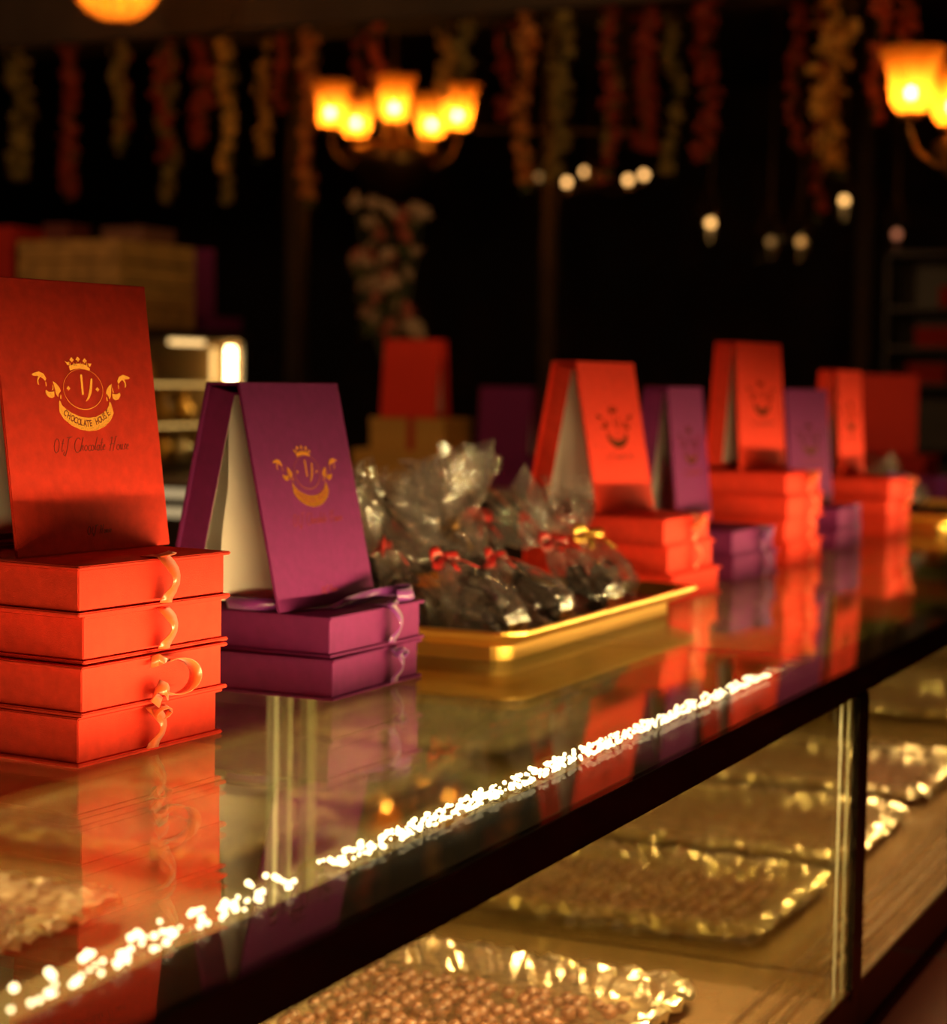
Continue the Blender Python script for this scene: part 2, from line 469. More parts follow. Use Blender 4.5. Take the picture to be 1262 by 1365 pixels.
stack((4.170, 1.484), -1.5, 'r', [(.03, -.012, -1, None, .6), (.018, -.004, 0, 'loop', .5), (0, 0, 0, 'bow', .55, ' with a bow')], 'the stack right of the cellophane bags')
stack((4.745, 1.503), -5, 'p', [(0, 0, 0, 'loop', .62), (0, .004, 1, 'bow', .62)], 'the purple pair between two red stacks')
stack((5.215, 1.505), -2.4, 'r', [(.03, 0, 0, 'loop', .55), (.0, .002, .5, 'loop', .6), (.0, -.004, -.5, 'loop', .55), (.0, .002, -.3, 'bow', .55)], 'the stack of four in the middle distance')
stack((5.82, 1.52), 0, 'p', [(0, 0, 0, 'loop', .6), (.01, 0, 1, 'loop', .6)], 'the farthest purple pair')
stack((6.40, 1.505), -1, 'r', [(0, 0, 0, 'loop', .5), (-.01, 0, 0, 'bow', .6), (.012, 0, -1, 'bow', .7)], 'the farthest front-counter stack, with bows')

# ------------------------------------------------------------------ open presentation boxes standing like a tent
LB = bpy.data.curves.new('letters', 'FONT')
def letter(ch):
    LB.body = ch; LB.size = 1; LB.offset = .02; LB.resolution_u = 3
    o = bpy.data.objects.new('letter_shape', LB); COL.objects.link(o)
    bpy.context.view_layer.update()
    me = bpy.data.meshes.new_from_object(o.evaluated_get(bpy.context.evaluated_depsgraph_get()))
    vs = [tuple(v.co) for v in me.vertices]; fs = [tuple(p.vertices) for p in me.polygons]
    bpy.data.objects.remove(o); bpy.data.meshes.remove(me)
    return vs, fs
LETTERS = {c: letter(c) for c in 'CHOLATEUS'}
def club(cx, cy, s):
    P = []
    for dx, dy in ((0, -.9*s), (-.85*s, .25*s), (.85*s, .25*s)):
        P.append([(cx+dx+.75*s*math.cos(2*math.pi*k/10), cy+dy+.75*s*math.sin(2*math.pi*k/10)) for k in range(10)])
    P.append([(cx-.25*s, cy), (cx+.25*s, cy), (cx+.5*s, cy+2*s), (cx-.5*s, cy+2*s)])
    return P
def ring(cx, cy, rx, ry, wfun, a0=0, a1=360, n=48):
    P = []
    for i in range(n):
        b0 = R(a0+(a1-a0)*i/n); b1 = R(a0+(a1-a0)*(i+1)/n)
        w0, w1 = wfun(b0), wfun(b1)
        P.append([(cx+(rx-w0)*math.cos(b0), cy+(ry-w0)*math.sin(b0)), (cx+(rx+w0)*math.cos(b0), cy+(ry+w0)*math.sin(b0)),
                  (cx+(rx+w1)*math.cos(b1), cy+(ry+w1)*math.sin(b1)), (cx+(rx-w1)*math.cos(b1), cy+(ry-w1)*math.sin(b1))])
    return P
CREST = []
CREST += [[(432, 212), (490, 183), (560, 172), (635, 183), (700, 230), (692, 262), (640, 245), (560, 236), (490, 248), (443, 264)]]
for x in (450, 500, 530, 585, 615, 665): CREST += [[(x-8, 205), (x+8, 205), (x, 150)]]
CREST += [[(385, 140), (415, 160), (440, 150), (436, 200), (415, 195)], [(727, 165), (700, 172), (682, 165), (690, 212), (710, 208)]]
for c in ((475, 122), (555, 114), (642, 132)): CREST += club(c[0], c[1], 17)
CREST += ring(590, 505, 253, 262, lambda a: 1.6+3.4*max(0, math.sin(a))**2)
CREST += [[(566, 315), (592, 315), (590, 578), (564, 578)], [(697, 365), (722, 367), (708, 470), (690, 560), (655, 630), (606, 668), (640, 600), (668, 510)]]
CREST += club(400, 492, 15) + club(773, 505, 15)
SCR = [[(-45, 320), (0, 296), (50, 282), (105, 310), (133, 370), (118, 405), (90, 370), (60, 352), (25, 340), (-20, 340)],
       [(60, 352), (35, 390), (33, 430), (42, 455), (20, 440), (18, 395), (35, 345)],
       [(112, 515), (150, 540), (190, 540), (218, 530), (215, 600), (180, 622), (135, 605), (108, 560)],
       [(210, 405), (250, 430), (285, 480), (300, 530), (270, 570), (262, 612), (237, 570), (228, 500)],
       [(118, 410), (128, 420), (128, 470), (120, 470)], [(200, 440), (212, 470), (208, 510), (188, 525), (203, 480)], [(290, 575), (302, 585), (296, 636), (284, 626)]]
CREST += SCR + [[(1180-x, y+28) for x, y in P][::-1] for P in SCR]
def arc_pt(x, inner):     # banner edges (crest drawing units)
    ins = [(275, 640), (300, 715), (350, 765), (420, 815), (520, 862), (620, 876), (720, 866), (820, 815), (880, 760), (905, 715), (915, 665)]
    out = [(262, 690), (258, 800), (300, 885), (390, 970), (500, 1028), (610, 1050), (720, 1040), (830, 990), (910, 915), (958, 820), (935, 690)]
    return ins if inner else out
ins, outs = arc_pt(0, 1), arc_pt(0, 0)
for i in range(len(ins)-1): CREST += [[ins[i], ins[i+1], outs[i+1], outs[i]]]
def crest_to_lid(u, v): return ((u-590)*.0001496, (v-505)*.000106)
# script line, drawn with single strokes (x right, y up, x-height 1)
def circ(cx, cy, rx, ry, a0, a1, n=9): return [(cx+rx*math.cos(R(a0+(a1-a0)*i/n)), cy+ry*math.sin(R(a0+(a1-a0)*i/n))) for i in range(n+1)]
GLY = {'O': (1.7, [circ(.7, .9, .55, 1.1, 60, 430)]), 't': (.55, [[(.35, 1.9), (.1, .35), (.2, 0), (.5, .2)], [(0, 1.2), (.5, 1.25)]]),
       'J': (1.5, [[(1.3, 2.2), (.9, 1.9), (.75, .4), (.4, -.7), (.0, -.5), (.2, .0)], [(.5, 2.1), (1.6, 2.25)]]),
       'C': (1.4, [circ(.8, .9, .7, 1.15, 50, 320)]), 'h': (.85, [[(0, 0), (.35, 1.9), (.45, 2.1), (.2, 1.0), (0.05, 0), (.3, .8), (.55, .9), (.5, .2), (.75, .1)]]),
       'o': (.8, [circ(.35, .45, .3, .45, 60, 440)]), 'c': (.65, [circ(.4, .45, .33, .45, 50, 320)]), 'l': (.45, [[(0, .2), (.4, 1.8), (.45, 2.1), (.25, 1.2), (.15, .1), (.4, .15)]]),
       'a': (.8, [circ(.35, .45, .3, .45, 40, 400), [(.65, .9), (.55, .1), (.75, .1)]]), 'e': (.65, [[(.05, .45), (.5, .6), (.4, .95), (.1, .6), (.15, .1), (.55, .15)]]),
       'H': (1.8, [[(.3, -.1), (.7, 2.1), (.4, 1.9)], [(1.0, -.1), (1.5, 2.2), (1.7, 2.1)], [(.2, .9), (1.4, 1.1)]]), 'u': (.8, [[(.1, .9), (.05, .2), (.3, .05), (.55, .9), (.5, .1), (.75, .1)]]),
       's': (.6, [[(.1, .1), (.4, .2), (.15, .6), (.4, .95), (.5, .8)]]), ' ': (.7, [])}
def script_mesh(text, height, mb, x0, y0, th, z0, M):
    x = 0
    tot = sum(GLY[c][0] for c in text)
    for c in text:
        w, st = GLY[c]
        for s in st:
            pts = [((x+a+.22*b)*height, b*height) for a, b in s]
            for (a, b), (c2, d) in zip(pts[:-1], pts[1:]):
                dx, dy = c2-a, d-b; L = math.hypot(dx, dy) or 1
                nx, ny = -dy/L*th, dx/L*th
                mb.prism([(x0+a-nx, y0+b-ny), (x0+c2-nx, y0+d-ny), (x0+c2+nx, y0+d+ny), (x0+a+nx, y0+b+ny)], 0, z0, M)
        x += w
SP = .062
def presentation_box(label, loc, rz, lean, colour, W=.298, L=.365, tissue=.45, print_=True, foil=True):
    cloth, word = (RED, 'red') if colour == 'r' else (PURPLE, 'purple') if colour == 'p' else (DKRED, 'dark red')
    a = R(lean); h = L*math.cos(a); b = L*math.sin(a)
    t = thing('presentation_box', label, 'box', loc, rz, 'presentation boxes standing open like tents')
    # lid frame: u across, v down the lid, n outward (towards the shopper)
    Ml = Matrix(((1, 0, 0, 0), (0, -math.sin(a), -math.cos(a), 0), (0, -math.cos(a), math.sin(a), h), (0, 0, 0, 1)))
    lid = MB().box(0, W, 0, L, -.005, 0, Ml).build('lid', cloth, t, bevel=.0014)
    MB().box(0, W, -.001, SP+.001, h-.005, h+.0005).build('spine', cloth, t, bevel=.0014)
    Mb = Matrix(((1, 0, 0, 0), (0, math.sin(a), -math.cos(a), SP), (0, -math.cos(a), -math.sin(a), h), (0, 0, 0, 1)))
    MB().box(0, W, 0, L, -.001, .004, Mb).build('back_board', cloth, t, bevel=.0014)
    D = .05; i = .008; q = .0035
    m = MB()
    m.box(i, i+q, .006, L-.016, .004, D, Mb); m.box(W-i-q, W-i, .006, L-.016, .004, D, Mb)
    m.box(i+q, W-i-q, .006, .006+q, .004, D, Mb); m.box(i+q, W-i-q, L-.016-q, L-.016, .004, D, Mb)
    tray = m.build('box_wall', cloth, t, bevel=.0008)
    m = MB(); e = .0006
    x0, x1, y0, y1 = i+q+e, W-i-q-e, .006+q+e, L-.016-q-e
    m.box(x0, x0+.001, y0, y1, .005, D-.001, Mb); m.box(x1-.001, x1, y0, y1, .005, D-.001, Mb)
    m.box(x0, x1, y0, y1, .0045, .006, Mb)
    m.build('white_lining', WHITE, tray)
    # loose tissue swelling out of the open box
    vs = []; fs = []; n1, n2 = 14, 30
    sd = loc[0]*10
    for r_ in range(n1+1):
        for c in range(n2+1):
            u = x0+.002+(x1-x0-.004)*r_/n1; v = y0+.001+(y1-y0-.002)*c/n2
            gap = max(0, (SP+2*v*math.sin(a))*math.cos(a)-D-.012)
            sw = tissue*min(1, .55+1.2*r_/n1)
            nz = mnoise.noise(Vector((u*14+sd, v*5, 1)))*.010 + mnoise.noise(Vector((u*40, v*16+sd, 5)))*.003
            z = min(.034+gap*sw+nz*(.3+min(1, gap*15)), .034+gap*.9)
            if c == n2: z = .02
            vs.append((u, v, max(.008, z)))
    for r_ in range(n1):
        for c in range(n2):
            k = r_*(n2+1)+c; fs.append((k, k+1, k+n2+2, k+n2+1))
    MB().add(vs, fs, Mb).build('tissue_paper', WHITE, t, smooth=True)
    if print_:
        k = W/.297
        Mc = Ml @ Matrix.Translation((.1514*k, .1478, 0)) @ Matrix.Diagonal((1, 1, 1, 1))
        m = MB()
        for P in CREST: m.prism([crest_to_lid(u, v) for u, v in P], .0001, .0006, Mc)
        m.build('gold_crest', FOIL, lid)
        # banner lettering along its curve
        m = MB(); txt = 'CHOCOLATE HOUSE'; n = len(txt)
        for j, ch in enumerate(txt):
            if ch == ' ': continue
            s = j/(n-1)
            u = 318+ s*(900-318); du = (u-610)/300
            v = 988-155*du*du
            ang = math.atan2(-2*155*du/300*.000106, .0001496)
            cu, cv = crest_to_lid(u, v)
            Ms = Mc @ Matrix.Translation((cu, cv, .0007)) @ Matrix.Rotation(ang, 4, 'Z') @ Matrix.Diagonal((.0088, -.0125, 1, 1)) @ Matrix.Translation((-.35, -.0, 0))
            m.add(LETTERS[ch][0], LETTERS[ch][1], Ms)
        m.build('banner_lettering', PRINTB, lid)
        m = MB()
        Msx = Ml @ Matrix.Translation((.083*k, .2325, 0)) @ Matrix.Diagonal((1, -1, 1, 1))
        script_mesh('OtJ Chocolate House', .0088, m, 0, 0, .00045, .0005, Msx)
        m.build('script_print', PRINT, lid); m = MB()
        Msx = Ml @ Matrix.Translation((.132*k, .346, 0)) @ Matrix.Diagonal((1, -1, 1, 1))
        script_mesh('OtJ House', .0052, m, 0, 0, .0004, .0005, Msx)
        m.build('small_print', PRINT, lid)
    return t
E_ = .0012
presentation_box('largest red presentation box with a sharp gold crest, on the nearest stack', (2.061, 1.672, ZT+.2592), R(-7.5), 7.8, 'r', W=.297, L=.37)
presentation_box('purple presentation box with a gold crest and white tissue, on the nearest purple pair', (2.627, 1.645, ZT+.1336), R(-3.0), 12.6, 'p', W=.290, L=.366, tissue=.85)
presentation_box('orange-red presentation box with a blurred crest, right of the cellophane bags', (4.190, 1.718, ZT+.1960), R(-5.4), 10.5, 'r', W=.303, L=.357, tissue=.25)
presentation_box('purple presentation box squeezed between two red ones in the middle distance', (4.80, 1.712, ZT+.1305), R(1.0), 5.9, 'p', W=.295, L=.362, tissue=.3)
presentation_box('tallest red presentation box on the stack of four in the middle distance', (5.222, 1.667, ZT+.2592), R(-8.2), 4.0, 'r', W=.299, L=.359, tissue=.3)
presentation_box('dim purple presentation box on the farthest purple pair', (5.87, 1.712, ZT+.1305), R(-10.2), 4.9, 'p', W=.299, L=.358, tissue=.3)
presentation_box('narrow-looking red presentation box on the farthest front-counter stack', (6.44, 1.702, ZT+.1945), R(-1.6), 3.2, 'r', W=.296, L=.358, tissue=.3)

# loose purple ribbon lying on the purple pair around the tent
def loose_ribbon():
    m = MB(); z = ZT+.1305
    pts = []; wd = []
    path = [(2.65, 1.68, .011, 1), (2.645, 1.64, .011, 1), (2.66, 1.605, .010, 1), (2.70, 1.582, .0010, 0), (2.74, 1.545, .0010, 0), (2.78, 1.528, .008, .8), (2.82, 1.525, .011, 1), (2.86, 1.520, .014, 1), (2.90, 1.505, .017, 1), (2.925, 1.49, .017, 1), (2.91, 1.483, .012, 1), (2.87, 1.492, .011, 1)]
    for i, p in enumerate(path):
        pts.append((p[0], p[1], z+p[2]))
        wd.append((.002*math.sin(i)*p[3]+.006*(1-p[3]), .004*math.cos(i*1.3)*p[3]+.006*(1-p[3]), .0095*p[3]))
    # smooth with catmull-rom
    P = [Vector(p) for p in pts]; Wd = [Vector(w) for w in wd]; o = []; ow = []
    for i in range(len(P)-1):
        p0, p1, p2, p3 = P[max(i-1, 0)], P[i], P[i+1], P[min(i+2, len(P)-1)]
        for j in range(5):
            s = j/5
            o.append(.5*((2*p1)+(p2-p0)*s+(2*p0-5*p1+4*p2-p3)*s*s+(3*p1-p0-3*p2+p3)*s**3)); ow.append(Wd[i].lerp(Wd[i+1], s))
    m.band(o, ow)
    tag(m.build('ribbon', SATIN_P, smooth=True), 'long purple satin ribbon lying loose on the nearest purple pair', 'ribbon')
loose_ribbon()

# ------------------------------------------------------------------ gold trays and cellophane bags
def gold_tray(label, x0, x1, y0, y1):
    t = thing('gold_tray', label, 'tray', (x0, y0, ZT), 0, 'gold trays on the counter')
    w, d = x1-x0, y1-y0
    outer = rr_poly(w, d, .05); inner = [(.035+x*(w-.07)/w, .035+y*(d-.07)/d) for x, y in outer]; lip = [(.012+x*(w-.024)/w, .012+y*(d-.024)/d) for x, y in outer]
    foot = [(.05+x*(w-.10)/w, .05+y*(d-.10)/d) for x, y in outer]
    n = len(outer)
    vs = [(x, y, .001) for x, y in foot] + [(x, y, .026) for x, y in foot] + [(x, y, .044) for x, y in lip] + [(x, y, .054) for x, y in outer] + [(x, y, .060) for x, y in outer] + [(x, y, .060) for x, y in lip] + [(x, y, .034) for x, y in inner]
    fs = [tuple(range(n))[::-1]]
    for i in range(6):
        for k in range(n): fs.append((i*n+k, i*n+(k+1) % n, (i+1)*n+(k+1) % n, (i+1)*n+k))
    fs.append(tuple(6*n+k for k in range(n)))
    MB().add(vs, fs).build('gold_rim', GOLD, t)
    MB().prism([(.04+x*(w-.08)/w, .04+y*(d-.08)/d) for x, y in outer], .0345, .037, None).build('dark_liner', TRAYIN, t)
    return t
gold_tray('gold-rimmed tray heaped with cellophane bags, between the purple pair and a red stack', 3.11, 4.10, 1.37, 1.98)
gold_tray('gold tray at the right edge behind the farthest front-counter stack', 6.80, 7.78, 1.36, 1.95)

def cello_bag(label, pos, direction, length, fat, seed, flare=.07, ribbon=RIB_RED, group='cellophane bags of chocolates heaped on the gold tray'):
    rn = random.Random(seed)
    t = thing('cellophane_bag', label, 'bag', pos, 0, group)
    d = Vector(direction).normalized()
    Q = d.to_track_quat('Z', 'Y').to_matrix().to_4x4()
    L = length; nk = .60
    prof = [(.0, .25), (.03, .7), (.10, .95), (.22, 1.05), (.34, .95), (.44, .7), (.52, .38), (.57, .17), (nk, .10), (.63, .17), (.68, .36), (.75, .62), (.83, .85), (.92, 1.02), (1.0, 1.15)]
    ns = 34; vs = []; fs = []
    for i, (s, r) in enumerate(prof):
        for k in range(ns):
            a = 2*math.pi*k/ns
            base = fat if s <= nk else flare
            rr = base*r
            if s <= nk:
                rr *= 1+.19*rn.uniform(-1, 1)
                x, y = rr*math.cos(a), rr*math.sin(a)*.8
            else:
                pl = .6*math.cos(a*6+seed)+.4*math.cos(a*11+2*seed)
                rr *= 1+.75*pl*min(1, (s-nk)*6)+.12*rn.uniform(-1, 1)
                x, y = rr*math.cos(a), rr*math.sin(a)*.75
            z = (s-.02)*L + (rn.uniform(-.008, .008) if 0 < s < nk else 0) + (.05*L*math.cos(a*5+seed) if s > .9 else 0)
            vs.append((x, y, z))
    for i in range(len(prof)-1):
        for k in range(ns):
            fs.append((i*ns+k, i*ns+(k+1) % ns, (i+1)*ns+(k+1) % ns, (i+1)*ns+k))
    lim = (ZT+.0385-pos[2], 1.412-pos[1])
    def sag(mb):
        for p in mb.v:
            if p.z < lim[0]: p.z = lim[0]+.15*min(0.02, lim[0]-p.z)*.1
            if p.y < lim[1]: p.y = lim[1]+.0005*rn.random()
        return mb
    sag(MB().add(vs, fs, Q)).build('cellophane_wrapper', CELLO, t)
    m = MB()
    for j in range(9):
        zz = L*rn.uniform(.06, .40); rr = fat*rn.uniform(0, .55); aa = rn.uniform(0, 6.28)
        M = Q @ Matrix.Translation((rr*math.cos(aa), rr*math.sin(aa)*.7, zz)) @ Euler((rn.uniform(0, 3), rn.uniform(0, 3), rn.uniform(0, 3))).to_matrix().to_4x4()
        m.box(-.026, .026, -.017, .017, -.010, .010, M)
    sag(m).build('chocolate_filling', DARKCHOC, t, bevel=.003)
    m = MB()
    ring_ = [(fat*.16*math.cos(2*math.pi*k/12), fat*.16*math.sin(2*math.pi*k/12), nk*L-.02*L) for k in range(13)]
    m.tube(ring_, .006, 6, Q)
    for sg in (-1, 1):
        pts = []; wd = []
        for i in range(11):
            a = 2*math.pi*i/10
            pts.append((sg*(.022-.022*math.cos(a)), .016+.010*math.sin(a), nk*L-.02*L+.010*math.sin(a)*sg)); wd.append((.001, .004, .007))
        m.band(pts, wd, .0006, Q)
        m.band([(0, .014, nk*L-.015), (sg*.02, .03, nk*L-.035), (sg*.035, .032, nk*L-.06)], [(.006, 0, .002)]*3, .0006, Q)
    m.build('ribbon_bow', ribbon, t, smooth=True)
    return t
GOLDRIB = pbr('gold_ribbon', (.9, .5, .1), .25, metal=.8)
zt_ = ZT+.075
BAGS = [('cellophane bag lowest at the front of the gold tray, its frill spread to the left', (3.194, 1.471, .088), (.02, .23, .17), .36, .062, 3, .080, RIB_RED),
        ('cellophane bag at the left end of the gold tray, half behind the purple pair', (3.190, 1.61, .090), (-.08, .17, .24), .34, .062, 4, .075, RIB_RED),
        ('cellophane bag with the tallest upright frill in the heap', (3.42, 1.62, .110), (-.05, .09, .25), .315, .064, 5, .085, BRASS),
        ('cellophane bag lying at the front centre of the heap', (3.43, 1.470, .083), (-.02, .20, .13), .34, .060, 6, .075, RIB_RED),
        ('cellophane bag at the front right of the heap, dark filling showing', (3.68, 1.47, .085), (.06, .24, .18), .36, .064, 10, .080, RIB_RED),
        ('cellophane bag tied with a bright gold bow, beside the red stack', (3.91, 1.52, .085), (.06, .14, .16), .30, .060, 8, .062, GOLDRIB),
        ('cellophane bag leaning behind the front right bag', (3.64, 1.68, .105), (.02, .08, .22), .33, .060, 9, .075, RIB_RED),
        ('cellophane bag at the back left of the heap', (3.24, 1.83, .090), (.02, .1, .25), .30, .060, 11, .070, BRASS),
        ('cellophane bag at the back right of the heap', (3.86, 1.80, .092), (-.03, .1, .22), .31, .060, 12, .070, RIB_RED),
        ('cellophane bag at the back of the heap, middle of the tray', (3.50, 1.86, .095), (.0, .1, .25), .28, .058, 13, .070, RIB_RED)]
for b in BAGS:
    dv = Vector(b[2]).normalized()
    cello_bag(b[0], tuple(Vector(b[1])+Vector((0, 0, ZT))-dv*(.22*b[3])), b[2], b[3], b[4], b[5], b[6], b[7])
cello_bag('small dark cellophane bag on the gold tray at the right edge', (7.05, 1.55, zt_+.005), (.3, .4, .3), .26, .055, 21, .05, SATIN_P, 'bags on the right-edge gold tray')

# ------------------------------------------------------------------ back counter and what stands on it
t = thing('back_counter', 'long dark counter running across the back, carrying the gold boxes', 'counter', (7.95, .6, 0))
MB().box(.02, 1.30, 0, 9.9, 0, ZT-.025).build('cabinet_body', DKWOOD, t, bevel=.004)
MB().box(0, 1.33, -.02, 9.92, ZT-.025, ZT).build('counter_top', pbr('pale_stone', (.26, .20, .15), .2, spec=.6), t, bevel=.003)

def lit_slot(z0, z1, nm):
    MB().box(-.004, .02, 4.4, 8.5, ZT+z0, ZT+z1).build(nm, emit(nm, (1, .72, .36), .55), bpy.data.objects['back_counter'])  # glowing bars put in for the pale lit lines of the counter front
lit_slot(-.088, -.050, 'lit_upper_strip'); lit_slot(-.180, -.140, 'lit_lower_strip')
def plain_box(name, label, cat, loc, rz, w, d, h, mat, group=None, band=None):
    t = thing(name, label, cat, loc, rz, group)
    MB().box(0, w, .003, d-.003, 0, h*.74).build('box_base', mat, t, bevel=.003)
    MB().box(-.003, w+.003, 0, d, h*.74, h).build('lid', mat, t, bevel=.003)
    if band:
        m = MB(); m.box(-.005, w+.005, d*.40, d*.40+.035, .0, h+.003); m.build('ribbon', band, t)
    return t
# gold boxes (their long faces look along -X, towards the shopper)
plain_box('gold_box', 'wider gold card box under a narrower one, below the red box at the back', 'box', (8.22, 3.95, ZT+.0005), 0, .34, .56, .165, GOLDBOX, 'gold card boxes on the back counter')
plain_box('gold_box', 'narrower gold card box with a red ribbon, directly under the red box at the back', 'box', (8.24, 4.03, ZT+.167), 0, .30, .40, .150, GOLDBOX, 'gold card boxes on the back counter', RIB_RED)
presentation_box('red presentation box standing on gold boxes at the back, left of centre', (8.27, 4.37, ZT+.3185), R(-90), 6, 'r', W=.30, L=.37, print_=False, tissue=.2)
plain_box('purple_box', 'flat purple box on the back counter, under the dim purple tent', 'box', (8.40, 3.62, ZT+.0005), 0, .30, .30, .13, PURPLE, 'purple boxes on the back counter')
presentation_box('very dim purple presentation box on the back counter, right of the gold boxes', (8.45, 3.95, ZT+.132), R(-90), 5, 'p', W=.27, L=.34, print_=False, tissue=.2)
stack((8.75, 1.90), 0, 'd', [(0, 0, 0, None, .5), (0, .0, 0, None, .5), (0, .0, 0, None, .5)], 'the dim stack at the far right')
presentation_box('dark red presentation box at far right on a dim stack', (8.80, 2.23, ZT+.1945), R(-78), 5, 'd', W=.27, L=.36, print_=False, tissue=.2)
plain_box('purple_box', 'purple box at the right edge on the back counter', 'box', (8.30, 1.62, ZT+.0005), 0, .3, .24, .12, PURPLE, 'purple boxes on the back counter', SATIN_P)

# tall lit glass case at the left, on the back counter
def tall_case():
    t = thing('tall_display_case', 'tall lit glass case at left behind the red box, with a vertical lamp tube', 'display case', (7.97, 5.64, ZT))
    w, d, h = 1.10, 2.2, .735
    MB().box(0, w, 0, d, 0, .03).build('base', DKWOOD, t, bevel=.003)
    MB().box(-.01, w+.02, -.02, d, h-.045, h).build('top_board', DKWOOD, t, bevel=.003)
    for x, y in ((.0, .0), (w-.025, 0), (0, d-.025), (w-.025, d-.025)):
        MB().box(x, x+.025, y, y+.025, .03, h-.045).build('frame_post', BLACKM, t)
    MB().box(.025, w-.025, .008, .014, .03, h-.045).build('end_glass', GLASSE, t)
    MB().box(.008, .014, .025, d-.025, .03, h-.045).build('front_glass', GLASSE, t)
    MB().box(w-.02, w-.012, .025, d-.025, .03, h-.045).build('back_panel', pbr('case_back', (.30, .17, .06), .5), t)
    for z in (.25, .46):
        MB().box(.05, w-.16, .05, .062, z-.012, z-.001).build('shelf_fill', emit('shelf_fill_glow', (1, .55, .16), 1.6), t)  # added glow strips that brighten the pouches
        s = MB().box(.03, w-.03, .02, d-.03, z, z+.010).build('glass_shelf', GLASSE, t)
        MB().box(.03, w-.03, .016, .020, z, z+.010).build('polished_edge', EDGE, s)
    l = MB().tube([(w-.075, .045, .34), (w-.075, .045, .655)], .021, 12).build('lamp_tube', TUBE, t, smooth=True)
    MB().tube([(w-.155, .10, .30), (w-.155, .10, .65)], .016, 12).build('lamp_tube', emit('tube_lamp_dim', (1, .55, .18), 2.2), t, smooth=True)
    MB().box(.50, w-.30, .06, .085, h-.075, h-.050).build('lamp_strip', emit('strip_lamp', (1, .6, .25), 2.5), t)
    return t
tall_case()
def pouch(label, loc, s, mat, group):
    t = thing('gift_pouch', label, 'gift', loc, 0, group)
    MB().lathe([(.02*s, 0), (.055*s, .005*s), (.065*s, .05*s), (.05*s, .10*s), (.018*s, .125*s), (.05*s, .17*s)], 14, None, lambda i, a: 1+.1*math.cos(5*a)).build('pouch_body', mat, t, smooth=True)
    MB().lathe([(.02*s, .120*s), (.026*s, .125*s), (.02*s, .13*s)], 12).build('tie', GOLDRIB, t)
cols = [GOLD, GOLDBOX, GOLD, FOILTRAY, GOLDBOX]
k = 0
for zz, hh in ((.0305, 'bottom'), (.2605, 'middle'), (.4705, 'upper')):
    for j, ox in enumerate((.16, .36, .58, .80)):
        if zz > .4 and j > 1: continue
        nm = ['leftmost', 'second from left', 'third from left', 'rightmost'][j]
        pouch('small gold gift pouch, %s on the %s shelf of the tall lit case' % (nm, hh), (7.97+ox, 5.76+.03*j, ZT+zz), 1.05 if zz < .1 else .95, cols[k % 5], 'gold pouches in the tall lit case')
        k += 1

def wooden_crate(label, loc, w, d, h):
    t = thing('wooden_crate', label, 'crate', loc)
    for i in range(4):
        z0 = i*h/4+.002; z1 = (i+1)*h/4-.005
        m = MB()
        m.box(0, w, 0, .014, z0, z1); m.box(0, w, d-.014, d, z0, z1); m.box(0, .014, .014, d-.014, z0, z1); m.box(w-.014, w, .014, d-.014, z0, z1)
        m.build('slat', WOODC, t, bevel=.002)
    for x in (.014, w-.044):
        for y in (.014, d-.044): MB().box(x, x+.03, y, y+.03, 0, h-.006).build('corner_block', WOODC, t)
    MB().box(.01, w-.01, .01, d-.01, h-.02, h-.006).build('lid', WOODC, t)
wooden_crate('large pale wooden crate on top of the tall lit case', (7.98, 5.68, ZT+.736), .66, .62, .43)
plain_box('purple_box', 'flat purple box lying on the tall case, right of the wooden crate', 'box', (8.70, 5.64, ZT+.736), 0, .34, .36, .075, PURPLE, 'purple boxes on the tall case')
presentation_box('dim purple presentation box beside the wooden crate', (8.74, 5.92, ZT+.812), R(-48), 4, 'p', W=.25, L=.36, print_=False, tissue=.2)
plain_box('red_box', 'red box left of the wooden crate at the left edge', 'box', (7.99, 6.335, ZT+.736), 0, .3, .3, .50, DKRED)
plain_box('brown_box', 'dim brown box on top of the wooden crate', 'box', (8.24, 5.72, ZT+1.1665), 0, .28, .26, .075, pbr('brown_card', (.16, .06, .035), .6))
plain_box('small_red_box', 'small dim red box on the wooden crate, left side', 'box', (8.03, 6.02, ZT+1.1665), 0, .18, .16, .08, pbr('maroon_card', (.12, .018, .012), .6))

